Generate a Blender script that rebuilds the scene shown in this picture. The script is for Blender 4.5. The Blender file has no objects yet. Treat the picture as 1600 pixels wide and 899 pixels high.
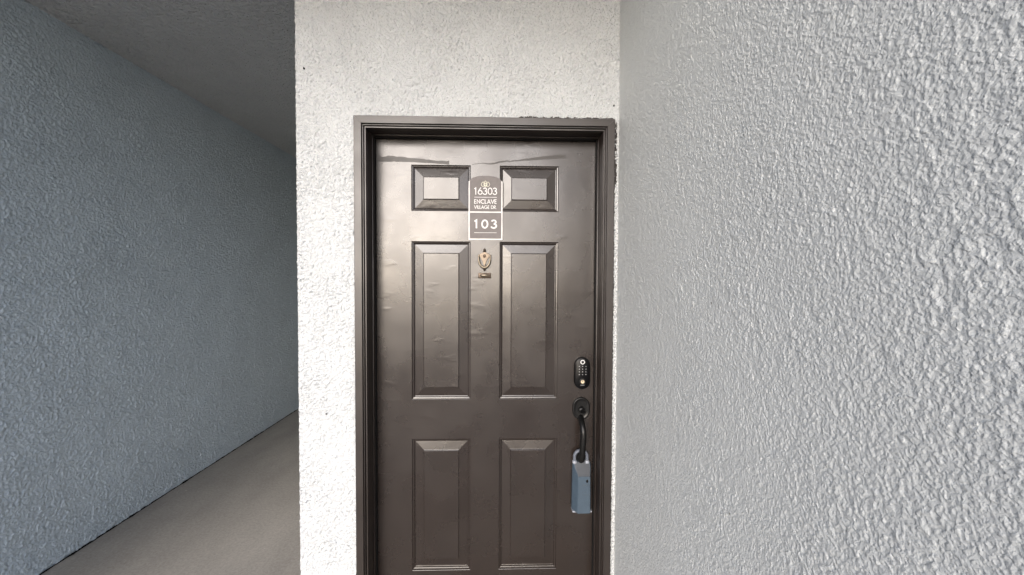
import bpy, bmesh, math, random
import numpy as np
from mathutils import Vector, Matrix

scene = bpy.context.scene
R = math.radians

# ------------------------------------------------------------------ camera
cam_data = bpy.data.cameras.new('camera')
cam = bpy.data.objects.new('camera', cam_data)
scene.collection.objects.link(cam)
cam_data.sensor_width = 36.0
cam_data.lens = 590.0 / 1600.0 * 36.0
cam_data.clip_start = 0.02
cam_data.clip_end = 2000.0
CAM_YAW, CAM_PITCH, CAM_ROLL = 0.0258, -0.0250, 0.0041      # radians
CAM_POS = Vector((0.0, -1.4635, 1.5))
_f = Vector((math.sin(CAM_YAW) * math.cos(CAM_PITCH), math.cos(CAM_YAW) * math.cos(CAM_PITCH), math.sin(CAM_PITCH)))
_r = _f.cross(Vector((0, 0, 1))).normalized()
_u = _r.cross(_f)
_c, _s = math.cos(CAM_ROLL), math.sin(CAM_ROLL)
_r2, _u2 = _c * _r + _s * _u, -_s * _r + _c * _u
cam.matrix_world = Matrix((( _r2.x, _u2.x, -_f.x, CAM_POS.x), (_r2.y, _u2.y, -_f.y, CAM_POS.y), (_r2.z, _u2.z, -_f.z, CAM_POS.z), (0, 0, 0, 1)))
scene.camera = cam

# ------------------------------------------------------------------ sky, sun, exposure
SUN_EL, SUN_AZ = 18.0, 194.0        # azimuth measured from +Y (beyond the door) towards +X
world = bpy.data.worlds.new('World')
scene.world = world
world.use_nodes = True
wn = world.node_tree
wn.nodes.clear()
sky = wn.nodes.new('ShaderNodeTexSky')
sky.sky_type = 'NISHITA'
sky.sun_disc = False
sky.sun_elevation = R(SUN_EL)
sky.sun_rotation = R(SUN_AZ)
sky.air_density = 0.4
sky.dust_density = 1.6
sky.ozone_density = 1.0
bg = wn.nodes.new('ShaderNodeBackground')
bg.inputs['Strength'].default_value = 0.15
wo = wn.nodes.new('ShaderNodeOutputWorld')
wn.links.new(sky.outputs[0], bg.inputs[0])
wn.links.new(bg.outputs[0], wo.inputs[0])

sun_data = bpy.data.lights.new('sun', 'SUN')
sun_data.energy = 0.7
sun_data.angle = R(38.0)
sun_data.color = (0.97, 0.985, 1.0)
sun = bpy.data.objects.new('sun', sun_data)
scene.collection.objects.link(sun)
_sd = Vector((math.sin(R(SUN_AZ)) * math.cos(R(SUN_EL)), math.cos(R(SUN_AZ)) * math.cos(R(SUN_EL)), math.sin(R(SUN_EL))))
sun.rotation_euler = _sd.to_track_quat('Z', 'Y').to_euler()
sun.location = (0, 0, 12)

vs = scene.view_settings
vs.view_transform = 'Standard'
vs.look = 'None'
vs.exposure = 1.2
vs.gamma = 1.0
vs.use_curve_mapping = False

# ------------------------------------------------------------------ measured plan (metres)
XL, XR = -0.783, 0.4485          # door wall: free left edge, inner corner with the right wall
XW = -2.32                       # left passage wall
ZC = 2.835                       # ceiling
DOOR_Y = 0.08                    # face of the door leaf
OX0, OX1, OZ1 = -0.5151, 0.3843, 2.0626     # clear opening between jambs
CW = 0.0413                      # width of the casing

# ------------------------------------------------------------------ helpers
def link(o, parent=None):
    scene.collection.objects.link(o)
    if parent is not None:
        o.parent = parent
    return o

def tag(o, label=None, cat=None, group=None, kind=None):
    if label: o['label'] = label
    if cat: o['category'] = cat
    if group: o['group'] = group
    if kind: o['kind'] = kind
    return o

def empty(name, loc=(0, 0, 0)):
    o = bpy.data.objects.new(name, None)
    o.location = loc
    o.empty_display_size = 0.05
    return link(o)

def obj(name, bm, mat, parent=None, smooth=None, offset=None):
    """one mesh object out of a bmesh; offset = world position of the parent Empty"""
    me = bpy.data.meshes.new(name)
    if offset is not None:
        bmesh.ops.translate(bm, verts=bm.verts, vec=-Vector(offset))
    bmesh.ops.recalc_face_normals(bm, faces=bm.faces)
    bm.to_mesh(me)
    bm.free()
    me.materials.append(mat)
    if smooth is not None:
        me.polygons.foreach_set('use_smooth', [True] * len(me.polygons))
        me.set_sharp_from_angle(angle=R(smooth))
    return link(bpy.data.objects.new(name, me), parent)

def box(bm, x0, x1, y0, y1, z0, z1, bevel=0.0):
    v = [bm.verts.new(p) for p in ((x0, y0, z0), (x1, y0, z0), (x1, y1, z0), (x0, y1, z0), (x0, y0, z1), (x1, y0, z1), (x1, y1, z1), (x0, y1, z1))]
    fs = [bm.faces.new([v[i] for i in q]) for q in ((0, 3, 2, 1), (4, 5, 6, 7), (0, 1, 5, 4), (1, 2, 6, 5), (2, 3, 7, 6), (3, 0, 4, 7))]
    if bevel > 0:
        es = {e for f in fs for e in f.edges}
        bmesh.ops.bevel(bm, geom=list(es), offset=bevel, segments=2, affect='EDGES', profile=0.5)
    return bm

def tube(bm, pts, radii, seg=14, flat=1.0, cap=True):
    """swept round bar; flat squashes the section across its second axis"""
    rings = []
    n = len(pts)
    pts = [Vector(p) for p in pts]
    ref = Vector((1, 0, 0))
    for i in range(n):
        t = (pts[min(i + 1, n - 1)] - pts[max(i - 1, 0)]).normalized()
        a = ref - t * ref.dot(t)
        if a.length < 1e-4:
            a = Vector((0, 0, 1)) - t * t.z
        a.normalize()
        b = t.cross(a)
        ref = a
        rings.append([bm.verts.new(pts[i] + float(radii[i]) * (math.cos(k * 2 * math.pi / seg) * a + flat * math.sin(k * 2 * math.pi / seg) * b)) for k in range(seg)])
    for i in range(n - 1):
        for k in range(seg):
            bm.faces.new((rings[i][k], rings[i][(k + 1) % seg], rings[i + 1][(k + 1) % seg], rings[i + 1][k]))
    if cap:
        bm.faces.new(rings[0][::-1]); bm.faces.new(rings[-1])
    return bm

def lathe_y(bm, cx, cz, prof, seg=28, sx=1.0, sz=1.0):
    """surface of revolution about the Y axis; prof = [(radius, y), ...]"""
    rings = []
    for r, y in prof:
        if r < 1e-6:
            rings.append([bm.verts.new((cx, y, cz))])
        else:
            rings.append([bm.verts.new((cx + sx * r * math.cos(2 * math.pi * k / seg), y, cz + sz * r * math.sin(2 * math.pi * k / seg))) for k in range(seg)])
    for a, b in zip(rings[:-1], rings[1:]):
        for k in range(seg):
            k2 = (k + 1) % seg
            if len(a) == 1 and len(b) == 1: continue
            if len(a) == 1: bm.faces.new((a[0], b[k2], b[k]))
            elif len(b) == 1: bm.faces.new((a[k], a[k2], b[0]))
            else: bm.faces.new((a[k], a[k2], b[k2], b[k]))
    return bm

def stadium(cx, cz, w, h, n=14):
    """outline of a rounded slot, counter-clockwise"""
    r = w / 2; s = max(h / 2 - r, 0)
    p = [(cx + r * math.cos(a), cz + s + r * math.sin(a)) for a in np.linspace(0, math.pi, n)]
    p += [(cx + r * math.cos(a), cz - s + r * math.sin(a)) for a in np.linspace(math.pi, 2 * math.pi, n)]
    return p

def layered(bm, outline_fn, layers):
    """stack outlines (same count) along Y: layers = [(scale args..., y)]"""
    rings = []
    for args, y in layers:
        rings.append([bm.verts.new((x, y, z)) for x, z in outline_fn(*args)])
    n = len(rings[0])
    for a, b in zip(rings[:-1], rings[1:]):
        for k in range(n):
            bm.faces.new((a[k], a[(k + 1) % n], b[(k + 1) % n], b[k]))
    bm.faces.new(rings[0]); bm.faces.new(rings[-1][::-1])
    return bm

def prism(bm, outline, y0, y1):
    a = [bm.verts.new((x, y0, z)) for x, z in outline]
    b = [bm.verts.new((x, y1, z)) for x, z in outline]
    n = len(a)
    for k in range(n):
        bm.faces.new((a[k], a[(k + 1) % n], b[(k + 1) % n], b[k]))
    bm.faces.new(a[::-1]); bm.faces.new(b)
    return bm

# ------------------------------------------------------------------ materials
def new_mat(name):
    m = bpy.data.materials.new(name)
    m.use_nodes = True
    nt = m.node_tree
    b = nt.nodes['Principled BSDF']
    return m, nt, b

def N(nt, kind, **kw):
    n = nt.nodes.new(kind)
    for k, v in kw.items():
        if k in n.inputs.keys(): n.inputs[k].default_value = v
        else: setattr(n, k, v)
    return n

def coords(nt):
    return nt.nodes.new('ShaderNodeTexCoord').outputs['Object']

def noise(nt, vec, scale, detail=4.0, rough=0.55):
    n = N(nt, 'ShaderNodeTexNoise', Scale=scale, Detail=detail, Roughness=rough)
    nt.links.new(vec, n.inputs['Vector'])
    return n.outputs['Fac']

def ramp(nt, fac, stops):
    n = nt.nodes.new('ShaderNodeValToRGB')
    el = n.color_ramp.elements
    while len(el) > 1: el.remove(el[-1])
    el[0].position, el[0].color = stops[0][0], (*stops[0][1], 1)
    for p, c in stops[1:]:
        e = el.new(p); e.color = (*c, 1)
    nt.links.new(fac, n.inputs['Fac'])
    return n.outputs['Color']

def bump(nt, height, dist, strength=1.0, normal=None):
    n = N(nt, 'ShaderNodeBump', Distance=dist, Strength=strength)
    nt.links.new(height, n.inputs['Height'])
    if normal is not None: nt.links.new(normal, n.inputs['Normal'])
    return n.outputs['Normal']

def maprange(nt, fac, a, b, c, d):
    n = N(nt, 'ShaderNodeMapRange')
    for i, v in zip(('From Min', 'From Max', 'To Min', 'To Max'), (a, b, c, d)): n.inputs[i].default_value = v
    nt.links.new(fac, n.inputs['Value'])
    return n.outputs['Result']

def scaled(c, k): return tuple(min(1.0, v * k) for v in c)

def stucco_mat(name, col, rough, spec=0.5, relief=None, fine=0.0005, mottle=0.06, specks=True, grain_detail=1.6):
    m, nt, b = new_mat(name)
    v = coords(nt)
    c = ramp(nt, noise(nt, v, 3.0, 6.0), [(0.3, scaled(col, 1 - mottle)), (0.7, scaled(col, 1 + mottle))])
    if specks:      # sparse dark specks of dirt
        sp = ramp(nt, noise(nt, v, 46.0, 2.0), [(0.775, (1, 1, 1)), (0.80, (0.45, 0.43, 0.4))])
        mx = N(nt, 'ShaderNodeMix', data_type='RGBA', blend_type='MULTIPLY')
        mx.inputs[0].default_value = 1.0
        nt.links.new(c, mx.inputs[6]); nt.links.new(sp, mx.inputs[7])
        c = mx.outputs[2]
    nt.links.new(c, b.inputs['Base Color'])
    nt.links.new(maprange(nt, noise(nt, v, 60.0, 3.0), 0.3, 0.7, rough - 0.06, rough + 0.08), b.inputs['Roughness'])
    b.inputs['Specular IOR Level'].default_value = spec
    nrm = None
    if relief:      # coarse trowel relief where the surface is not modelled grain by grain
        sc, d = relief
        h = ramp(nt, noise(nt, v, sc, grain_detail, 0.5), [(0.38, (0, 0, 0)), (0.68, (1, 1, 1))])
        nrm = bump(nt, h, d)
    nrm = bump(nt, noise(nt, v, 420.0, 3.0), fine, 1.0, nrm)
    nt.links.new(nrm, b.inputs['Normal'])
    return m

MAT = {}
MAT['white_stucco'] = stucco_mat('white painted stucco', (0.52, 0.54, 0.55), 0.50, 0.45, (105.0, 0.0025), 0.0004, 0.02)
MAT['white_stucco_flat'] = stucco_mat('white painted stucco, return', (0.52, 0.54, 0.55), 0.55, 0.45, (85.0, 0.003), 0.0004, 0.02)
MAT['grey_stucco'] = stucco_mat('pale grey painted stucco', (0.585, 0.607, 0.598), 0.44, 0.45, (225.0, 0.00085), 0.0003, 0.03)
MAT['blue_stucco'] = stucco_mat('blue grey painted stucco', (0.61, 0.695, 0.745), 0.38, 0.6, (85.0, 0.0030), 0.0003, 0.05)
MAT['ceiling'] = stucco_mat('textured ceiling paint', (0.605, 0.61, 0.605), 0.6, 0.4, (48.0, 0.013), 0.0004, 0.05, specks=False)

def concrete_mat(name, c0, c1, scale):
    m, nt, b = new_mat(name)
    v = coords(nt)
    mp = N(nt, 'ShaderNodeMapping'); mp.inputs['Scale'].default_value = (1.0, 0.45, 1.0)
    mp.inputs['Rotation'].default_value = (0, 0, R(-24))
    nt.links.new(v, mp.inputs['Vector'])
    c = ramp(nt, noise(nt, mp.outputs[0], scale, 7.0, 0.62), [(0.28, c0), (0.72, c1)])
    g = ramp(nt, noise(nt, v, 75.0, 8.0, 0.75), [(0.3, (0.74, 0.74, 0.74)), (0.7, (1.2, 1.2, 1.2))])
    mx = N(nt, 'ShaderNodeMix', data_type='RGBA', blend_type='MULTIPLY'); mx.inputs[0].default_value = 1.0
    nt.links.new(c, mx.inputs[6]); nt.links.new(g, mx.inputs[7])
    sp = ramp(nt, noise(nt, v, 30.0, 1.0), [(0.80, (0, 0, 0)), (0.82, (1, 1, 1))])
    m2 = N(nt, 'ShaderNodeMix', data_type='RGBA'); nt.links.new(sp, m2.inputs[0])
    nt.links.new(mx.outputs[2], m2.inputs[6]); m2.inputs[7].default_value = (0.55, 0.53, 0.5, 1)
    nt.links.new(m2.outputs[2], b.inputs['Base Color'])
    nt.links.new(maprange(nt, noise(nt, v, 8.0, 5.0), 0.3, 0.7, 0.55, 0.8), b.inputs['Roughness'])
    nt.links.new(bump(nt, noise(nt, v, 240.0, 4.0), 0.0008), b.inputs['Normal'])
    return m
MAT['concrete'] = concrete_mat('trowelled concrete', (0.28, 0.26, 0.232), (0.47, 0.435, 0.385), 2.0)
MAT['pale_concrete'] = concrete_mat('weathered concrete apron', (0.17, 0.155, 0.135), (0.23, 0.21, 0.185), 0.8)
MAT['asphalt'] = concrete_mat('asphalt', (0.045, 0.045, 0.046), (0.07, 0.068, 0.066), 0.6)

def paint_mat(name, col, rough, wave=0.0, grain=0.00012, coat=0.0):
    m, nt, b = new_mat(name)
    v = coords(nt)
    c = ramp(nt, noise(nt, v, 7.0, 6.0), [(0.3, scaled(col, 0.9)), (0.7, scaled(col, 1.12))])
    # small pale chips and rubbed spots in the paint
    ch = ramp(nt, noise(nt, v, 34.0, 1.0), [(0.80, (0, 0, 0)), (0.82, (1, 1, 1))])
    mx = N(nt, 'ShaderNodeMix', data_type='RGBA'); nt.links.new(ch, mx.inputs[0])
    nt.links.new(c, mx.inputs[6]); mx.inputs[7].default_value = (*scaled(col, 2.2), 1)
    nt.links.new(mx.outputs[2], b.inputs['Base Color'])
    nt.links.new(maprange(nt, noise(nt, v, 5.0, 5.0), 0.3, 0.7, rough - 0.07, rough + 0.07), b.inputs['Roughness'])
    b.inputs['IOR'].default_value = 1.62
    nrm = bump(nt, noise(nt, v, 300.0, 3.0), grain)
    if wave > 0:
        nrm = bump(nt, noise(nt, v, 6.0, 1.5, 0.4), wave, 1.0, nrm)
        w2 = N(nt, 'ShaderNodeMapping'); w2.inputs['Scale'].default_value = (1.0, 1.0, 2.6)
        nt.links.new(v, w2.inputs['Vector'])
        h = ramp(nt, noise(nt, w2.outputs[0], 11.0, 2.0, 0.4), [(0.60, (0, 0, 0)), (0.75, (1, 1, 1))])
        nrm = bump(nt, h, wave * 0.15, 1.0, nrm)
    nt.links.new(nrm, b.inputs['Normal'])
    b.inputs['Coat Weight'].default_value = coat
    b.inputs['Coat Roughness'].default_value = rough * 0.8
    return m
BROWN = (0.0175, 0.0123, 0.0100)
MAT['door'] = paint_mat('brown door paint', BROWN, 0.28, 0.0018, 0.00025)
MAT['frame'] = paint_mat('brown frame paint', BROWN, 0.38, 0.0, 0.00035)
MAT['tape'] = paint_mat('painted over tape', (0.017, 0.0135, 0.0115), 0.52, 0.0008, 0.0004)

def plain(name, col, rough, metal=0.0, spec=0.5, grain=0.0, gscale=300.0):
    m, nt, b = new_mat(name)
    v = coords(nt)
    nt.links.new(ramp(nt, noise(nt, v, 40.0, 4.0), [(0.3, scaled(col, 0.9)), (0.7, scaled(col, 1.1))]), b.inputs['Base Color'])
    nt.links.new(maprange(nt, noise(nt, v, 90.0, 3.0), 0.3, 0.7, max(0.03, rough - 0.05), rough + 0.05), b.inputs['Roughness'])
    b.inputs['Metallic'].default_value = metal
    b.inputs['Specular IOR Level'].default_value = spec
    if grain > 0: nt.links.new(bump(nt, noise(nt, v, gscale, 3.0), grain), b.inputs['Normal'])
    return m
MAT['rubber'] = plain('black weatherstrip', (0.006, 0.006, 0.006), 0.7, 0, 0.2)
MAT['joint'] = plain('open dark joint', (0.012, 0.012, 0.012), 0.95, 0, 0.1)
MAT['aluminium'] = plain('threshold aluminium', (0.55, 0.54, 0.52), 0.4, 1.0)
MAT['sign_grey'] = plain('grey sign face', (0.118, 0.104, 0.101), 0.55)
MAT['sign_white'] = plain('white sign print', (0.62, 0.61, 0.60), 0.55)
MAT['sign_yellow'] = plain('cream emblem print', (0.60, 0.59, 0.46), 0.55)
MAT['brass'] = plain('aged brass', (0.23, 0.195, 0.15), 0.45, 1.0, 0.5, 0.0004)
MAT['mid_brass'] = plain('dull brass', (0.17, 0.14, 0.11), 0.48, 1.0, 0.5, 0.0004)
MAT['dark_brass'] = plain('tarnished brass', (0.09, 0.07, 0.055), 0.45, 1.0, 0.5, 0.0004)
MAT['black'] = plain('black hardware', (0.005, 0.005, 0.005), 0.36, 0.0, 0.32)
MAT['black_gloss'] = plain('black glossy keypad', (0.003, 0.003, 0.0035), 0.32, 0.0, 0.16)
MAT['steel'] = plain('bright steel ring', (0.75, 0.75, 0.74), 0.3, 0.0)
MAT['print_grey'] = plain('grey keypad print', (0.40, 0.40, 0.40), 0.5)
MAT['cylinder'] = plain('key cylinder brass', (0.72, 0.60, 0.42), 0.35, 0.6)
MAT['lockbox'] = plain('blue grey plastic', (0.046, 0.070, 0.096), 0.5, 0, 0.5, 0.00015, 700)
MAT['lockbox_grey'] = plain('grey lock box cap', (0.045, 0.051, 0.060), 0.6)
MAT['lockbox_mark'] = plain('faint moulded mark', (0.042, 0.058, 0.076), 0.55)
MAT['shackle'] = plain('grey coated shackle', (0.105, 0.118, 0.145), 0.5)
MAT['clear_bumper'] = plain('pale bumper', (0.30, 0.32, 0.36), 0.35)

# ------------------------------------------------------------------ stucco relief as geometry
TN, TSTEP = 2048, 0.0015
_fx = np.fft.fftfreq(TN, TSTEP)
_fr = np.sqrt(_fx[:, None] ** 2 + (_fx[None, :TN // 2 + 1]) ** 2).astype(np.float32)
def band(seed, wavelength, width=0.45):
    rng = np.random.default_rng(seed)
    sp = np.fft.rfft2(rng.standard_normal((TN, TN)).astype(np.float32))
    sp *= np.exp(-0.5 * (np.log(np.maximum(_fr, 1e-6) * wavelength) / width) ** 2)
    n = np.fft.irfft2(sp, s=(TN, TN))
    return ((n - n.mean()) / n.std()).astype(np.float32)
def sstep(a, b, x):
    t = np.clip((x - a) / (b - a), 0, 1)
    return t * t * (3 - 2 * t)
def sample(tile, U, V):
    u, v = np.mod(U / TSTEP, TN), np.mod(V / TSTEP, TN)
    i, j = np.floor(u).astype(int), np.floor(v).astype(int)
    a, b = (u - i).astype(np.float32), (v - j).astype(np.float32)
    i %= TN; j %= TN
    i2, j2 = (i + 1) % TN, (j + 1) % TN
    return tile[i, j] * (1 - a) * (1 - b) + tile[i2, j] * a * (1 - b) + tile[i, j2] * (1 - a) * b + tile[i2, j2] * a * b

def stucco_tile(seed, coarse, amp, flats, lo=-0.6, fine=0.35):
    """sprayed and lightly trowelled render: three octaves, warped so grains are irregular, with a few bare spots"""
    I, J = np.meshgrid(np.arange(TN) * TSTEP, np.arange(TN) * TSTEP, indexing='ij')
    wu, wv = band(seed + 5, coarse * 1.3, 0.5) * coarse * 0.28, band(seed + 6, coarse * 1.3, 0.5) * coarse * 0.28
    a, b, e = band(seed, coarse, 0.55), band(seed + 1, coarse * 0.45, 0.5), band(seed + 4, coarse * 0.24, 0.4)
    c, d = band(seed + 2, 0.055, 0.4), band(seed + 3, 0.35, 0.5)
    n = sample(a * 0.45 + b * 0.62, I + wu, J + wv) + fine * e
    k = sstep(lo, lo + 1.9, n) + 0.10 * sstep(-1.5, 0.5, n)      # grains standing on a flat coat
    fl = sstep(flats, flats + 0.5, c + 0.2 * d)                  # spots the spray missed
    k = k * (1 - fl) + 0.08 * fl
    k = k * (1.0 + 0.18 * np.tanh(d))
    return (amp * k).astype(np.float32)

def spaced(*segs):
    out = []
    for a, b, d in segs:
        n = max(1, int(round(abs(b - a) / d)))
        out += list(np.linspace(a, b, n + 1)[(1 if out else 0):])
    return np.array(out)

def relief_mesh(name, P, keep, boxes, mat, extra_mat=None):
    """P: (nu, nv, 3) grid of points, keep: (nu-1, nv-1) mask of faces; boxes: solid blocks joined behind the relief"""
    nu, nv = P.shape[:2]
    co = P.reshape(-1, 3)
    i, j = np.nonzero(keep)
    q = np.stack([i * nv + j, (i + 1) * nv + j, (i + 1) * nv + j + 1, i * nv + j + 1], 1)
    used = np.zeros(len(co), bool); used[q.ravel()] = True
    remap = np.cumsum(used) - 1
    co = co[used]; q = remap[q]
    nb = len(co); qb = []; cb = []
    for (x0, x1, y0, y1, z0, z1) in boxes:
        s = nb + len(cb)
        cb += [(x0, y0, z0), (x1, y0, z0), (x1, y1, z0), (x0, y1, z0), (x0, y0, z1), (x1, y0, z1), (x1, y1, z1), (x0, y1, z1)]
        qb += [[s + k for k in f] for f in ((0, 3, 2, 1), (4, 5, 6, 7), (0, 1, 5, 4), (1, 2, 6, 5), (2, 3, 7, 6), (3, 0, 4, 7))]
    co = np.concatenate([co, np.array(cb)]).astype(np.float32)
    nq = len(q)
    q = np.concatenate([q, np.array(qb)]).astype(np.int32)
    me = bpy.data.meshes.new(name)
    me.vertices.add(len(co)); me.vertices.foreach_set('co', co.ravel())
    me.loops.add(q.size); me.loops.foreach_set('vertex_index', q.ravel())
    me.polygons.add(len(q))
    me.polygons.foreach_set('loop_start', np.arange(0, q.size, 4, dtype=np.int32))
    sm = np.zeros(len(q), bool); sm[:nq] = True
    me.polygons.foreach_set('use_smooth', sm)
    me.materials.append(mat)
    if extra_mat:
        me.materials.append(extra_mat)
        mi = np.zeros(len(q), np.int32); mi[nq:] = 1
        me.polygons.foreach_set('material_index', mi)
    me.update(calc_edges=True); me.validate()
    return link(bpy.data.objects.new(name, me))

# ------------------------------------------------------------------ ground, floor, ceiling
bm = bmesh.new(); box(bm, -900, 900, -900, 900, -0.60, -0.16)
tag(obj('ground', bm, MAT['asphalt']), kind='structure')
bm = bmesh.new(); box(bm, -14, 14, -9.0, -3.204, -0.159, -0.02)
tag(obj('pavement', bm, MAT['pale_concrete']), kind='structure')
bm = bmesh.new(); box(bm, -3.4, 3.6, -3.2, 5.3, -0.158, 0.0)
tag(obj('floor', bm, MAT['concrete']), kind='structure')
bm = bmesh.new(); box(bm, -3.6, 3.2, -1.75, 5.6, ZC, ZC + 0.35)
tag(obj('ceiling', bm, MAT['ceiling']), kind='structure')

# ------------------------------------------------------------------ walls
tile_a = stucco_tile(11, 0.024, 0.0074, 1.8, -0.6)
# white wall that holds the door, with its return along the passage
xs = spaced((XL, XR, 0.0026)); zs = spaced((0.0, 0.3, 0.006), (0.3, ZC, 0.0026))
U, V = np.meshgrid(xs, zs, indexing='ij')
h = sample(tile_a, U + 5, V + 1)
edge = np.minimum(1.0, (U - XL) / 0.012)               # the arris is slightly worn round
P = np.stack([U, -(h) + 0.0025 * (1 - edge) ** 2, V], -1)
P[0, :, 0] = XL - 0.0022 + 0.0028 * sample(tile_a, V[0] * 0.9 + 3, V[0] * 0 + 2) / 0.0074
P[0, :, 1] = 0.005
xm, zm = 0.5 * (xs[1:] + xs[:-1]), 0.5 * (zs[1:] + zs[:-1])
keep = ~(((xm > OX0 - CW + 0.012) & (xm < OX1 + CW - 0.012))[:, None] & (zm < OZ1 + CW - 0.012)[None, :])
door_wall = relief_mesh('door_wall', P, keep, [
    (XL, OX0 - 0.02, 0.004, 0.16, 0.0, ZC), (OX1 + 0.02, XR - 0.001, 0.004, 0.16, 0.0, ZC),
    (OX0 - 0.02, OX1 + 0.02, 0.004, 0.16, OZ1 + 0.02, ZC), (XL, XL + 0.16, 0.161, 5.0, 0.0, ZC)], MAT['white_stucco'], MAT['white_stucco_flat'])
tag(door_wall, 'white rough stucco wall around the brown door', 'wall', kind='thing')

for hx, hz in ((-0.675, 0.975), (-0.748, 2.285), (0.427, 2.165)):
    bm = bmesh.new(); lathe_y(bm, hx, hz, [(0.0, -0.0068), (0.0028, -0.0070), (0.0036, -0.0055), (0.0036, 0.002)], 9, 0.8, 1.1)
    obj('nail_hole', bm, MAT['joint'], door_wall)

# pale grey wall running from the corner towards the camera
tile_b = stucco_tile(31, 0.0165, 0.0017, 1.3, -0.8, 0.20)
ys = spaced((0.0, -0.5, 0.0034), (-0.5, -1.2, 0.0022), (-1.2, -1.4, 0.008)); zs = spaced((0.0, 0.8, 0.0034), (0.8, 2.2, 0.0024), (2.2, ZC, 0.0034))
U, V = np.meshgrid(ys, zs, indexing='ij')
h = sample(tile_b, U + 7, V + 2)
P = np.stack([XR - h, U, V], -1)
grey_wall = relief_mesh('side_wall', P, np.ones((len(ys) - 1, len(zs) - 1), bool), [(XR + 0.003, XR + 0.2, -1.4, 0.161, 0.0, ZC)], MAT['grey_stucco'])
tag(grey_wall, 'pale grey knobbly stucco wall filling the right of the picture', 'wall', kind='thing')

# blue grey passage wall
tile_c = stucco_tile(51, 0.038, 0.0062, 2.2, -0.8)
ys = spaced((-0.8, 0.0, 0.012), (0.0, 3.0, 0.0052), (3.0, 5.0, 0.03)); zs = spaced((0.004, ZC, 0.0052))
U, V = np.meshgrid(ys, zs, indexing='ij')
h = sample(tile_c, U + 3, V + 4)
P = np.stack([XW + h, U, V], -1)
P[:, 0, 2] = 0.004 + 0.010 * sstep(0.2, 1.2, band(77, 0.09)[0, (np.mod(ys, 3.0) / TSTEP).astype(int)])     # ragged foot of the render coat
blue_wall = relief_mesh('passage_wall', P, np.ones((len(ys) - 1, len(zs) - 1), bool), [
    (XW - 0.2, XW - 0.003, -0.8, 5.0, 0.0, ZC), (XW - 0.2, XL + 0.16, 5.001, 5.2, 0.0, ZC)], MAT['blue_stucco'])
tag(blue_wall, 'blue grey stucco wall along the passage on the left', 'wall', kind='thing')

# dark open joint where the slab meets that wall, wider in places
rng = random.Random(5)
bm = bmesh.new()
yy = -0.8; prev = None
w = 0.004
while yy < 5.0:
    w += (0.0065 + (0.012 if rng.random() < 0.07 else 0) - w) * 0.5 + rng.uniform(-0.0022, 0.0022)
    w = max(0.0012, w)
    p = (bm.verts.new((XW - 0.002, yy, 0.001)), bm.verts.new((XW + 0.0026 + w, yy, 0.0012)), bm.verts.new((XW + 0.0022, yy, 0.0012 + 0.5 * w)))
    if prev:
        bm.faces.new((prev[0], p[0], p[1], prev[1])); bm.faces.new((prev[1], p[1], p[2], prev[2])); bm.faces.new((prev[2], p[2], p[0], prev[0]))
    prev = p
    yy += rng.uniform(0.008, 0.03)
obj('base_joint', bm, MAT['joint'], blue_wall)

# ------------------------------------------------------------------ door frame
frame_at = (0.5 * (OX0 + OX1), 0.0, 0.0)
frame = empty('doorway', frame_at)
tag(frame, 'brown painted frame with stepped casing round the door', 'door frame', kind='thing')
CAS = [(CW, 0.003), (CW, -0.028), (CW - 0.002, -0.030), (0.0135, -0.030), (0.0125, -0.029), (0.0125, -0.020), (0.0105, -0.020), (0.0100, -0.023), (0.0080, -0.023),
       (0.0075, -0.012), (0.0050, -0.012), (0.0045, -0.016), (0.0010, -0.016), (0.0, -0.0148), (0.0, 0.003)]
def corner_pts(u, y, side):
    # points of one profile vertex along a casing member
    if side == 'L': return [(OX0 - u, y, 0.0), (OX0 - u, y, OZ1 + u)]
    if side == 'R': return [(OX1 + u, y, OZ1 + u), (OX1 + u, y, 0.0)]
    return [(OX0 - u, y, OZ1 + u), (OX1 + u, y, OZ1 + u)]
jr = random.Random(3)
for side in ('L', 'H', 'R'):
    bm = bmesh.new()
    rows = []
    for u, y in CAS:
        a, b = [Vector(p) for p in corner_pts(u, y, side)]
        n = 60
        rows.append([bm.verts.new(a.lerp(b, k / n) + Vector((0, jr.uniform(-1, 1) * 0.00012, 0))) for k in range(n + 1)])
    for ra, rb in zip(rows, rows[1:] + rows[:1]):
        for k in range(len(ra) - 1):
            bm.faces.new((ra[k], ra[k + 1], rb[k + 1], rb[k]))
    bm.faces.new([r[0] for r in rows]); bm.faces.new([r[-1] for r in rows][::-1])
    if side != 'H':      # keep the mitre as a hairline
        bmesh.ops.translate(bm, verts=bm.verts, vec=(0, 0.0006, -0.0008))
    obj('casing', bm, MAT['frame'], frame, 35, frame_at)
J = 0.0195
for x0, x1 in ((OX0 - J, OX0), (OX1, OX1 + J)):
    bm = bmesh.new(); box(bm, x0, x1, 0.0042, 0.15, 0.0, OZ1 - 0.0005, 0.0008); obj('jamb', bm, MAT['frame'], frame, 35, frame_at)
bm = bmesh.new(); box(bm, OX0 - J, OX1 + J, 0.0042, 0.15, OZ1, OZ1 + J, 0.0008); obj('head_jamb', bm, MAT['frame'], frame, 35, frame_at)
S = 0.0045
for x0, x1 in ((OX0 + 0.0003, OX0 + S), (OX1 - S, OX1 - 0.0003)):
    bm = bmesh.new(); box(bm, x0, x1, 0.046, 0.0785, 0.02, OZ1 - S - 0.0006, 0.0008); obj('stop', bm, MAT['frame'], frame, 35, frame_at)
bm = bmesh.new(); box(bm, OX0 + 0.0003, OX1 - 0.0003, 0.046, 0.0785, OZ1 - S, OZ1 - 0.0003, 0.0008); obj('stop', bm, MAT['frame'], frame, 35, frame_at)
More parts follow.
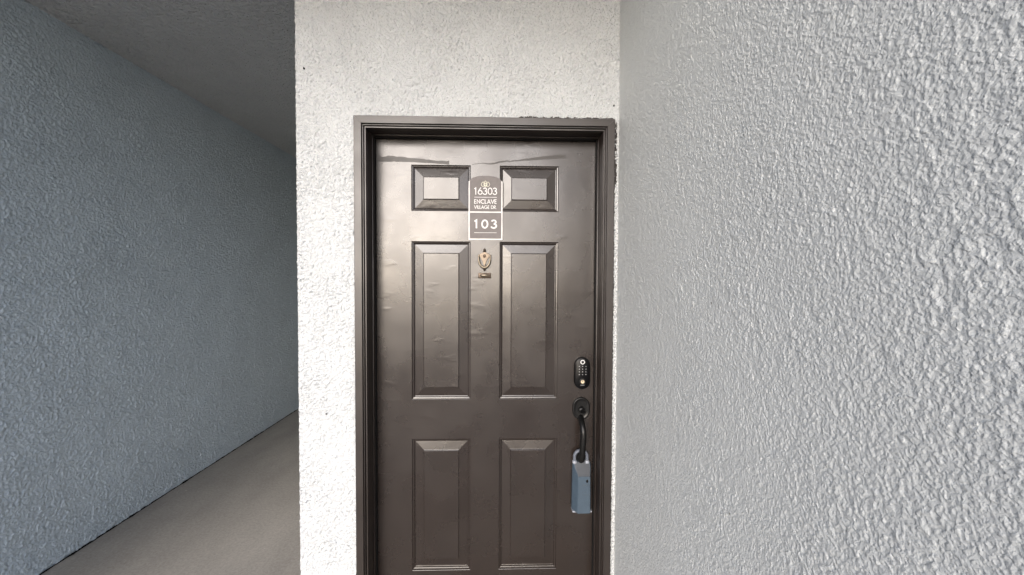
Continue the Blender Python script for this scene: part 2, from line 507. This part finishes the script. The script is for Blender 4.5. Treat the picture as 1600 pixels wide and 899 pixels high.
for x0, x1 in ((OX0 + S - 0.001, OX0 + S + 0.0022), (OX1 - S - 0.0022, OX1 - S + 0.001)):
    bm = bmesh.new(); box(bm, x0, x1, 0.064, 0.0795, 0.03, OZ1 - S - 0.003); obj('weatherstrip', bm, MAT['rubber'], frame, None, frame_at)
bm = bmesh.new(); box(bm, OX0 + S, OX1 - S, 0.064, 0.0795, OZ1 - S - 0.0030, OZ1 - S + 0.0005); obj('weatherstrip', bm, MAT['rubber'], frame, None, frame_at)
bm = bmesh.new(); box(bm, OX0 + 0.0006, OX1 - 0.0006, -0.01, 0.14, 0.001, 0.018, 0.004); obj('threshold', bm, MAT['aluminium'], frame, 35, frame_at)

# brown caulk and paint that strayed over the stucco along the casing
def bead(path, wfun, seed):
    """irregular bead: path of (x, z, nx, nz); wfun(t) gives its width"""
    rg = random.Random(seed)
    bm = bmesh.new(); prev = None; n = len(path)
    w = 0.003
    for k, (x, z, nx, nz) in enumerate(path):
        tgt = wfun(k / (n - 1))
        w += (tgt * rg.uniform(0.75, 1.25) - w) * 0.6
        w = max(0.0004, w)
        p = [bm.verts.new((x - nx * 0.004, -0.0052, z - nz * 0.004)), bm.verts.new((x + nx * w * 0.6, -0.0048, z + nz * w * 0.6)),
             bm.verts.new((x + nx * w, -0.0026, z + nz * w)), bm.verts.new((x + nx * w, 0.0012, z + nz * w)), bm.verts.new((x - nx * 0.004, 0.0012, z - nz * 0.004))]
        if prev:
            for a in range(5):
                b = (a + 1) % 5
                bm.faces.new((prev[a], p[a], p[b], prev[b]))
        else: bm.faces.new(p)
        prev = p
    bm.faces.new(prev[::-1])
    return bm
xo, zo = OX1 + CW, OZ1 + CW
path = [(x, zo, 0.0, 1.0) for x in np.arange(OX0 - CW + 0.01, xo - 0.006, 0.004)]
path += [(xo - 0.006 + 0.006 * math.sin(a), zo - 0.006 + 0.006 * math.cos(a), math.sin(a), math.cos(a)) for a in np.linspace(0.2, 1.4, 5)]
path += [(xo, z, 1.0, 0.0) for z in np.arange(zo - 0.006, 0.02, -0.004)]
nh = (xo - OX0 + CW) / 0.004 / len(path)
obj('caulk_bead', bead(path, lambda t: 0.0095 if t < nh * 0.62 else (0.0150 if t < nh * 1.25 else 0.0088), 4), MAT['frame'], frame, 60, frame_at)
path = [(OX0 - CW, z, -1.0, 0.0) for z in np.arange(1.3, 0.02, -0.005)]
obj('caulk_bead', bead(path, lambda t: 0.006 + 0.005 * t, 9), MAT['frame'], frame, 60, frame_at)

# ------------------------------------------------------------------ door
DX0, DX1, DZ0, DZ1 = OX0 + 0.0012, OX1 - 0.0012, 0.0205, OZ1 - 0.0012
door_at = (0.5 * (DX0 + DX1), DOOR_Y, 0.0)
door = empty('door', door_at)
tag(door, 'dark brown six panel entry door numbered 103', 'door', kind='thing')
PX = [(-0.3685, -0.1290), (-0.0115, 0.2290)]
PZ = [(0.287, 0.838), (1.001, 1.648), (1.770, 1.9555)]
bm = bmesh.new()
gx = [DX0, PX[0][0], PX[0][1], PX[1][0], PX[1][1], DX1]
gz = [DZ0, PZ[0][0], PZ[0][1], PZ[1][0], PZ[1][1], PZ[2][0], PZ[2][1], DZ1]
vg = {}
def gv(i, j, y):
    if (i, j, y) not in vg: vg[(i, j, y)] = bm.verts.new((gx[i], y, gz[j]))
    return vg[(i, j, y)]
for i in range(5):
    for j in range(7):
        hole = i in (1, 3) and j in (1, 3, 5)
        if not hole: bm.faces.new((gv(i, j, DOOR_Y), gv(i + 1, j, DOOR_Y), gv(i + 1, j + 1, DOOR_Y), gv(i, j + 1, DOOR_Y)))
        bm.faces.new((gv(i, j, DOOR_Y + 0.044), gv(i, j + 1, DOOR_Y + 0.044), gv(i + 1, j + 1, DOOR_Y + 0.044), gv(i + 1, j, DOOR_Y + 0.044)))
for i in range(5):
    for j in (0, 7): bm.faces.new((gv(i, j, DOOR_Y), gv(i + 1, j, DOOR_Y), gv(i + 1, j, DOOR_Y + 0.044), gv(i, j, DOOR_Y + 0.044)))
for j in range(7):
    for i in (0, 5): bm.faces.new((gv(i, j, DOOR_Y), gv(i, j + 1, DOOR_Y), gv(i, j + 1, DOOR_Y + 0.044), gv(i, j, DOOR_Y + 0.044)))
obj('leaf', bm, MAT['door'], door, None, door_at)
# pressed panel: stepped moulding, hollow, bevel rising to the raised field
PROF = [(0.0, 0.0), (0.0012, 0.0006), (0.0030, 0.0042), (0.0065, 0.0050), (0.0085, 0.0058), (0.0105, 0.0098), (0.0130, 0.0106), (0.0155, 0.0102),
        (0.0465, 0.0056), (0.0476, 0.0052), (0.0488, 0.0014), (0.0500, 0.0008)]
for (z0, z1) in PZ:
    for (x0, x1) in PX:
        bm = bmesh.new(); prev = None
        for u, d in PROF:
            r = [bm.verts.new(p) for p in ((x0 + u, DOOR_Y + d, z0 + u), (x1 - u, DOOR_Y + d, z0 + u), (x1 - u, DOOR_Y + d, z1 - u), (x0 + u, DOOR_Y + d, z1 - u))]
            if prev:
                for k in range(4): bm.faces.new((prev[k], prev[(k + 1) % 4], r[(k + 1) % 4], r[k]))
            prev = r
        bm.faces.new(prev)
        obj('panel', bm, MAT['door'], door, None, door_at)

# strips of old tape painted over across the top rail
def strip(pts, wid, seed, t=0.0006):
    rg = random.Random(seed); bm = bmesh.new(); prev = None
    for (x, z), w in zip(pts, wid):
        w *= rg.uniform(0.85, 1.15)
        p = [bm.verts.new((x, DOOR_Y - t, z + w)), bm.verts.new((x, DOOR_Y - t, z)), bm.verts.new((x, DOOR_Y + 0.001, z)), bm.verts.new((x, DOOR_Y + 0.001, z + w))]
        if prev:
            for a in range(4): bm.faces.new((prev[a], p[a], p[(a + 1) % 4], prev[(a + 1) % 4]))
        else: bm.faces.new(p)
        prev = p
    bm.faces.new(prev[::-1])
    return bm
t = np.linspace(0, 1, 26)
rg = random.Random(8)
obj('tape_strip', strip([(DX0 + 0.006 + 0.292 * k, 1.9655 + 0.004 * math.sin(k * 3) - 0.0085 * k + rg.uniform(-0.0007, 0.0007)) for k in t], [0.022 - 0.0095 * k + 0.002 * math.sin(k * 7) for k in t], 2, 0.00035), MAT['tape'], door, None, door_at)
obj('tape_strip', strip([(0.034 + 0.222 * k, 1.9720 + 0.016 * k + rg.uniform(-0.0006, 0.0006)) for k in t], [0.004 + 0.011 * min(1, k * 1.4) for k in t], 6, 0.00035), MAT['tape'], door, None, door_at)
obj('tape_strip', strip([(-0.125 + 0.158 * k, 1.9575 + 0.012 * k + 0.003 * math.sin(k * 9) + rg.uniform(-0.001, 0.001)) for k in t], [0.0018 + 0.004 * max(0, math.sin(k * 3.1 - 0.6)) for k in t], 7, 0.0006), MAT['tape'], door, None, door_at)

# ------------------------------------------------------------------ number plaque (print built as thin shapes)
def arc(cx, cy, rx, ry, a0, a1, n=14):
    return [(cx + rx * math.cos(R(a)), cy + ry * math.sin(R(a))) for a in np.linspace(a0, a1, n)]
GL = {   # strokes on a unit cap height, and the advance width
    '1': ([[(0.02, 0.80), (0.20, 0.94), (0.20, 0.0)]], 0.42),
    '6': ([[(0.44, 1.0), (0.12, 0.50)], arc(0.34, 0.32, 0.26, 0.26, 0, 360, 26)], 0.70),
    '3': ([arc(0.26, 0.745, 0.20, 0.195, 165, -90, 14), arc(0.25, 0.285, 0.25, 0.235, 90, -165, 16)], 0.58),
    '0': ([arc(0.33, 0.5, 0.26, 0.44, 0, 360, 28)], 0.68),
    'E': ([[(0.42, 0.94), (0.06, 0.94), (0.06, 0.06), (0.42, 0.06)], [(0.06, 0.5), (0.39, 0.5)]], 0.52),
    'N': ([[(0.06, 0.0), (0.06, 0.90), (0.62, 0.10), (0.62, 1.0)]], 0.76),
    'C': ([arc(0.50, 0.5, 0.44, 0.44, 48, 312, 20)], 0.86),
    'L': ([[(0.06, 1.0), (0.06, 0.06), (0.38, 0.06)]], 0.46),
    'A': ([[(0.02, 0.0), (0.37, 0.93), (0.72, 0.0)], [(0.16, 0.30), (0.58, 0.30)]], 0.78),
    'V': ([[(0.02, 1.0), (0.35, 0.09), (0.68, 1.0)]], 0.74),
    'I': ([[(0.08, 0.0), (0.08, 1.0)]], 0.22),
    'G': ([arc(0.50, 0.5, 0.44, 0.44, 48, 352, 22) + [(0.56, 0.44)]], 1.0),
    'D': ([[(0.06, 0.06), (0.06, 0.94), (0.28, 0.94)] + arc(0.28, 0.5, 0.40, 0.44, 85, -85, 12) + [(0.28, 0.06), (0.0, 0.06)]], 0.76),
    'R': ([[(0.06, 0.0), (0.06, 0.94), (0.26, 0.94)] + arc(0.26, 0.71, 0.20, 0.23, 80, -80, 9) + [(0.26, 0.48), (0.08, 0.48)], [(0.22, 0.48), (0.50, 0.0)]], 0.58),
    '.': ([[(0.08, 0.0), (0.08, 0.13)]], 0.2), ' ': ([], 0.34)}
_layer = [0]
def stroke(bm, pts, w, y):
    pts = [Vector((p[0], p[1])) for p in pts]
    closed = (pts[0] - pts[-1]).length < 1e-6 and len(pts) > 3
    if closed: pts = pts[:-1]
    n = len(pts); L = []; Rr = []
    _layer[0] += 1
    y = y - 0.00004 * (_layer[0] % 5)
    for i in range(n):
        a = pts[i] - pts[i - 1] if (i > 0 or closed) else pts[1] - pts[0]
        b = pts[(i + 1) % n] - pts[i] if (i < n - 1 or closed) else pts[-1] - pts[-2]
        na, nb = Vector((-a.y, a.x)).normalized(), Vector((-b.y, b.x)).normalized()
        m = (na + nb).normalized()
        k = w / 2 / max(0.45, m.dot(na))
        p, q = pts[i] + m * k, pts[i] - m * k
        L.append(bm.verts.new((p.x, y, p.y))); Rr.append(bm.verts.new((q.x, y, q.y)))
    for i in range(n if closed else n - 1):
        j = (i + 1) % n
        bm.faces.new((L[i], Rr[i], Rr[j], L[j]))
def write(bm, s, x0, x1, z0, z1, w, y, track=0.0):
    """lettering between x0..x1, z0..z1, w = stroke width"""
    tot = sum(GL[c][1] for c in s) + track * (len(s) - 1)
    h = z1 - z0; kx = (x1 - x0) / (tot - 0.08)
    x = 0.0
    for c in s:
        for st in GL[c][0]: stroke(bm, [(x0 + (x + p[0]) * kx, z0 + p[1] * h) for p in st], w, y)
        x += GL[c][1] + track
YB = DOOR_Y
bm = bmesh.new()
prism(bm, [(-0.1375, 1.6545), (0.0, 1.6545), (0.0, 1.8905), (-0.006, 1.8935), (-0.1315, 1.8935), (-0.1375, 1.8905)], YB - 0.0030, YB - 0.0002)
plaque = obj('number_plaque', bm, MAT['sign_white'], door, None, door_at)
def sub(name, bm, mat, smooth=None):     # sub-parts share the door's origin
    o = obj(name, bm, mat, plaque, smooth, door_at)
    return o
top = [(-0.1325, 1.7695), (-0.0055, 1.7695), (-0.0055, 1.8905)]
top += [(-0.0690 + 0.0632 * math.cos(a), 1.8905 + 0.0225 * math.sin(a) ** 0.9) for a in np.linspace(0.06, math.pi - 0.06, 22)] + [(-0.1325, 1.8905)]
bm = bmesh.new(); prism(bm, top, YB - 0.0042, YB - 0.0004); sub('address_plate', bm, MAT['sign_grey'])
bm = bmesh.new(); prism(bm, [(-0.1325, 1.6600), (-0.0050, 1.6600), (-0.0050, 1.7640), (-0.1325, 1.7640)], YB - 0.0042, YB - 0.0031); sub('unit_plate', bm, MAT['sign_grey'])
YT = YB - 0.0045
bm = bmesh.new(); write(bm, '16303', -0.1145, -0.0240, 1.8365, 1.8655, 0.0036, YT, 0.02); sub('street_number', bm, MAT['sign_white'])
bm = bmesh.new(); stroke(bm, [(-0.1145, 1.8265), (-0.0235, 1.8265)], 0.0018, YT); sub('rule_line', bm, MAT['sign_white'])
bm = bmesh.new(); write(bm, 'ENCLAVE', -0.1145, -0.0240, 1.8005, 1.8180, 0.0027, YT, 0.03); sub('street_name', bm, MAT['sign_white'])
bm = bmesh.new(); write(bm, 'VILLAGE DR.', -0.1145, -0.0250, 1.7800, 1.7935, 0.0021, YT, 0.03); sub('street_name', bm, MAT['sign_white'])
bm = bmesh.new(); write(bm, '103', -0.1140, -0.0250, 1.7010, 1.7360, 0.0062, YT, 0.24); sub('unit_number', bm, MAT['sign_white'])
bm = bmesh.new(); stroke(bm, [(-0.1145, 1.6835), (-0.0240, 1.6835)], 0.0018, YT); sub('rule_line', bm, MAT['sign_white'])
def leafshape(cx, cz, w, h):
    """pointed oval like one lobe of the emblem"""
    out = []
    for a in np.linspace(0, 2 * math.pi, 21):
        k = math.sin(a)
        out.append((cx + w * math.cos(a) * (1 - 0.25 * max(0, k)), cz + h * (k if k < 0 else k ** 1.5 if k > 0 else 0)))
    return out
bm = bmesh.new()
for cx, cz, w, hh in ((-0.0692, 1.8805, 0.0068, 0.0115), (-0.0790, 1.8790, 0.0072, 0.0090), (-0.0594, 1.8790, 0.0072, 0.0090), (-0.0692, 1.8785, 0.0032, 0.0055)):
    stroke(bm, leafshape(cx, cz, w, hh), 0.0016, YT)
sub('emblem', bm, MAT['sign_yellow'])

# ------------------------------------------------------------------ door knocker
KX = -0.0725
bm = bmesh.new()      # shield-shaped back plate with neck
prism(bm, [(KX - 0.004, 1.602), (KX - 0.005, 1.606), (KX + 0.005, 1.606), (KX + 0.004, 1.602), (KX + 0.019, 1.597), (KX + 0.022, 1.588), (KX + 0.013, 1.578),
           (KX + 0.0045, 1.567), (KX + 0.004, 1.548), (KX, 1.542), (KX - 0.004, 1.548), (KX - 0.0045, 1.567), (KX - 0.013, 1.578), (KX - 0.022, 1.588), (KX - 0.019, 1.597)][::-1], YB - 0.010, YB + 0.0002)
bmesh.ops.bevel(bm, geom=[e for e in bm.edges if all(v.co.y < YB - 0.005 for v in e.verts)], offset=0.0018, segments=2, affect='EDGES')
knocker = obj('door_knocker', bm, MAT['mid_brass'], door, 40, door_at)
def ksub(name, bm, mat): return obj(name, bm, mat, knocker, 45, door_at)
bm = bmesh.new(); lathe_y(bm, KX, 1.5885, [(0.0, YB - 0.0165), (0.004, YB - 0.016), (0.0062, YB - 0.013), (0.0062, YB - 0.0095)], 20); ksub('boss', bm, MAT['dark_brass'])
bm = bmesh.new(); tube(bm, [(KX, YB - 0.006, z) for z in (1.604, 1.608, 1.611, 1.613, 1.6165, 1.6195)], [0.005, 0.0062, 0.0042, 0.0052, 0.0048, 0.0015], 14); ksub('finial', bm, MAT['dark_brass'])
bm = bmesh.new()      # swinging U-shaped striker
pts = [(KX - 0.0235, YB - 0.010, 1.594)] + [(KX + 0.0232 * math.cos(a), YB - 0.013, 1.578 + 0.036 * math.sin(a)) for a in np.linspace(math.pi * 1.04, math.pi * 1.96, 17)] + [(KX + 0.0235, YB - 0.010, 1.594)]
tube(bm, pts, [0.0032] + [0.0036 + 0.0016 * math.sin(math.pi * k / 16) for k in range(17)] + [0.0032], 12); ksub('striker', bm, MAT['brass'])
bm = bmesh.new(); tube(bm, [(KX, YB - 0.013, 1.5435), (KX, YB - 0.012, 1.537), (KX, YB - 0.010, 1.529)], [0.005, 0.0055, 0.003], 12); ksub('striker_tip', bm, MAT['dark_brass'])
bm = bmesh.new()
box(bm, KX - 0.0255, KX + 0.0265, YB - 0.006, YB + 0.0002, 1.4985, 1.5205, 0.002); ksub('strike_plate', bm, MAT['dark_brass'])
bm = bmesh.new(); lathe_y(bm, KX, 1.5105, [(0.0, YB - 0.0115), (0.008, YB - 0.0105), (0.0150, YB - 0.0075), (0.0160, YB - 0.0055)], 24, 1.15, 0.5); ksub('strike_pad', bm, MAT['brass'])

# ------------------------------------------------------------------ keypad deadbolt
QX, QZ = 0.3285, 1.1115
bm = bmesh.new()
layered(bm, stadium, [((QX, QZ, 0.064, 0.131), YB + 0.0002), ((QX, QZ, 0.064, 0.131), YB - 0.017), ((QX, QZ, 0.061, 0.128), YB - 0.0205), ((QX, QZ, 0.055, 0.122), YB - 0.0220)])
pad = obj('keypad_lock', bm, MAT['black_gloss'], door, 40, door_at)
def psub(name, bm, mat): return obj(name, bm, mat, pad, 45, door_at)
F = YB - 0.0222
bm = bmesh.new(); lathe_y(bm, QX, QZ + 0.0475, [(0.0060, F + 0.0004), (0.0062, F - 0.0008), (0.0088, F - 0.0008), (0.0092, F + 0.0004)], 26); psub('fingerprint_ring', bm, MAT['steel'])
bm0 = bmesh.new(); lathe_y(bm0, 0, 0, [(0.0, -0.0004), (0.0016, -0.0004), (0.0018, 0.0004)], 8)
b0 = psub('key_digit', bm0, MAT['print_grey'])
b0.location = (QX, F, QZ); b0.data.transform(Matrix.Translation(Vector(door_at)))
first = True
for r_ in range(4):
    for c_ in (-1, 0, 1):
        o = b0 if first else b0.copy()
        if not first: link(o, pad)
        first = False
        o.location = (QX + 0.0135 * c_ - door_at[0], F - door_at[1], QZ + 0.030 - 0.0112 * r_)
bm = bmesh.new(); lathe_y(bm, QX, QZ - 0.0325, [(0.0125, F + 0.0004), (0.0125, F - 0.0022), (0.0108, F - 0.0030), (0.0085, F - 0.0026)], 26); psub('cylinder_collar', bm, MAT['black'])
bm = bmesh.new(); lathe_y(bm, QX, QZ - 0.0325, [(0.0, F - 0.0030), (0.0072, F - 0.0030), (0.0076, F + 0.0004)], 24); psub('key_cylinder', bm, MAT['cylinder'])
bm = bmesh.new(); box(bm, QX - 0.0008, QX + 0.0008, F - 0.0034, F - 0.0029, QZ - 0.0330, QZ - 0.0265); psub('keyhole', bm, MAT['black'])
bm = bmesh.new(); box(bm, QX - 0.0085, QX + 0.0085, F - 0.0005, F + 0.0002, QZ - 0.0475, QZ - 0.0462); psub('print_line', bm, MAT['print_grey'])

# ------------------------------------------------------------------ handle set
HX, HZ = 0.3275, 0.9625
bm = bmesh.new()
layered(bm, stadium, [((HX, HZ, 0.072, 0.094), YB + 0.0002), ((HX, HZ, 0.072, 0.094), YB - 0.005), ((HX, HZ, 0.066, 0.088), YB - 0.008), ((HX, HZ, 0.060, 0.082), YB - 0.0085),
                       ((HX, HZ, 0.054, 0.076), YB - 0.0065), ((HX, HZ, 0.040, 0.062), YB - 0.0060)])
handle = obj('handle_set', bm, MAT['black'], door, 45, door_at)
def hsub(name, bm, mat): return obj(name, bm, mat, handle, 60, door_at)
bm = bmesh.new()      # thumb latch: hub, short neck, cupped thumb piece
lathe_y(bm, HX, HZ - 0.004, [(0.014, YB - 0.005), (0.013, YB - 0.014), (0.009, YB - 0.018), (0.0, YB - 0.019)], 20)
tube(bm, [(HX, YB - 0.012, HZ - 0.004), (HX, YB - 0.026, HZ + 0.001), (HX, YB - 0.040, HZ + 0.000), (HX, YB - 0.050, HZ - 0.004)], [0.006, 0.007, 0.011, 0.008], 14, 0.35); hsub('thumb_latch', bm, MAT['black'])
bm = bmesh.new()
ctrl = [(0.326, YB - 0.004, 0.925), (0.3245, YB - 0.022, 0.921), (0.3245, YB - 0.042, 0.908), (0.3265, YB - 0.054, 0.884), (0.3255, YB - 0.056, 0.850), (0.3235, YB - 0.055, 0.815), (0.3225, YB - 0.050, 0.785), (0.3225, YB - 0.040, 0.768), (0.3225, YB - 0.022, 0.762), (0.3225, YB + 0.0002, 0.762)]
rad = [0.0135, 0.0120, 0.0115, 0.0125, 0.0125, 0.0115, 0.0120, 0.0145, 0.0150, 0.0165]
pts, rr = [], []
for i in range(len(ctrl) - 1):       # Catmull-Rom
    p0, p1, p2, p3 = [Vector(ctrl[max(0, min(len(ctrl) - 1, i + k))]) for k in (-1, 0, 1, 2)]
    for s in [k / 6 for k in range(6)]:
        pts.append(0.5 * ((2 * p1) + (p2 - p0) * s + (2 * p0 - 5 * p1 + 4 * p2 - p3) * s * s + (3 * p1 - p0 - 3 * p2 + p3) * s ** 3)); rr.append(rad[i] * (1 - s) + rad[i + 1] * s)
pts.append(Vector(ctrl[-1])); rr.append(rad[-1])
tube(bm, pts, rr, 18); hsub('grip', bm, MAT['black'])

# ------------------------------------------------------------------ key lock box hanging on the grip's foot
LX, LZ0, LZ1 = 0.3285, 0.549, 0.749
LB, LF = YB - 0.002, YB - 0.050
box_at = (LX, 0.5 * (LB + LF), LZ0)
lock = empty('lock_box', box_at)
tag(lock, 'blue grey key lock box hanging from the door handle', 'lock box')
bm = bmesh.new()
Hh = LZ1 - LZ0
def ring(z, wl, wr, fl, fr, yf):     # cross-section: back, side facets, front
    return [bm.verts.new(p) for p in ((LX - wl, LB, z), (LX + wr, LB, z), (LX + wr, LB - 0.018, z), (LX + fr, yf, z), (LX - fl, yf, z), (LX - wl, LB - 0.018, z))]
secs = [ring(LZ0, 0.0395, 0.0395, 0.0215, 0.0295, LF), ring(LZ0 + 0.65 * Hh, 0.0380, 0.0380, 0.0195, 0.0285, LF), ring(LZ1 - 0.046, 0.0372, 0.0376, 0.0190, 0.0280, LF),
        ring(LZ1 - 0.016, 0.0365, 0.0385, 0.0300, 0.0330, LB - 0.028), ring(LZ1, 0.0320, 0.0330, 0.0280, 0.0290, LB - 0.022)]
caps = []
for a, b in zip(secs[:-1], secs[1:]):
    for k in range(6): bm.faces.new((a[k], a[(k + 1) % 6], b[(k + 1) % 6], b[k]))
bm.faces.new(secs[0][::-1]); bm.faces.new(secs[-1])
bmesh.ops.bevel(bm, geom=list(bm.edges), offset=0.0022, segments=2, affect='EDGES', clamp_overlap=True)
body = obj('body', bm, MAT['lockbox'], lock, 30, box_at)
bm = bmesh.new()      # grey cap on the sloping shoulder
sl = [(LX - 0.0185, LF - 0.0004, LZ1 - 0.0475), (LX + 0.0270, LF - 0.0004, LZ1 - 0.0475), (LX + 0.0315, LB - 0.0284, LZ1 - 0.0165), (LX + 0.0285, LB - 0.0224, LZ1 - 0.001), (LX - 0.0275, LB - 0.0224, LZ1 - 0.001), (LX - 0.0290, LB - 0.0284, LZ1 - 0.0165)]
nv = Vector((0, -0.75, 0.66)) * 0.0016
a = [bm.verts.new(Vector(p) + nv) for p in sl]; b = [bm.verts.new(Vector(p) - nv) for p in sl]
for f in ((0, 1, 2, 5), (5, 2, 3, 4)):
    bm.faces.new([a[k] for k in f]); bm.faces.new([b[k] for k in f[::-1]])
for k in range(6): bm.faces.new((a[k], b[k], b[(k + 1) % 6], a[(k + 1) % 6]))
obj('shoulder_cap', bm, MAT['lockbox_grey'], lock, 20, box_at)
bm = bmesh.new()      # infrared window
lathe_y(bm, LX + 0.0165, LZ1 - 0.0665, [(0.0, LF - 0.0016), (0.0040, LF - 0.0014), (0.0046, LF - 0.0006), (0.0046, LF + 0.002)], 20, 1.0, 1.45)
obj('sensor_window', bm, MAT['black_gloss'], lock, 45, box_at)
rg = random.Random(2)
for zz, n, w in ((LZ1 - 0.086, 5, 0.0065), (LZ1 - 0.113, 3, 0.005), (LZ1 - 0.125, 5, 0.006)):      # faint, unreadable moulded marks
    bm = bmesh.new()
    for k in range(n):
        x = LX - 0.004 + k * 0.0062
        box(bm, x, x + 0.0034, LF - 0.0005, LF + 0.001, zz, zz + w)
    obj('moulded_mark', bm, MAT['lockbox_mark'], lock, None, box_at)
bm = bmesh.new()
prism(bm, [(LX - 0.0398, LZ0 - 0.003), (LX + 0.0398, LZ0 - 0.003), (LX + 0.0404, LZ0 + 0.0028), (LX - 0.0404, LZ0 + 0.0028)], LF + 0.014, LB - 0.001)
bmesh.ops.bevel(bm, geom=list(bm.edges), offset=0.001, segments=2, affect='EDGES')
obj('bumper', bm, MAT['clear_bumper'], lock, 40, box_at)
bm = bmesh.new()
SX, SY, ST = LX - 0.0045, YB - 0.0215, 0.7955
pts = [(SX - 0.0255, SY, LZ1 - 0.010), (SX - 0.0255, SY, ST - 0.030)] + [(SX + 0.0255 * math.cos(a), SY, ST - 0.0245 + 0.0245 * math.sin(a)) for a in np.linspace(math.pi, 0, 17)] + [(SX + 0.0255, SY, ST - 0.030), (SX + 0.0255, SY, LZ1 - 0.010)]
tube(bm, pts, [0.0066] * len(pts), 14)
obj('shackle', bm, MAT['shackle'], lock, 60, box_at)
for s in (-1, 1):
    bm = bmesh.new(); tube(bm, [(SX + s * 0.0255, SY, LZ1 - 0.004), (SX + s * 0.0255, SY, LZ1 + 0.004), (SX + s * 0.0255, SY, LZ1 + 0.006)], [0.0088, 0.0088, 0.0072], 14)
    obj('shackle_collar', bm, MAT['clear_bumper'], lock, 50, box_at)
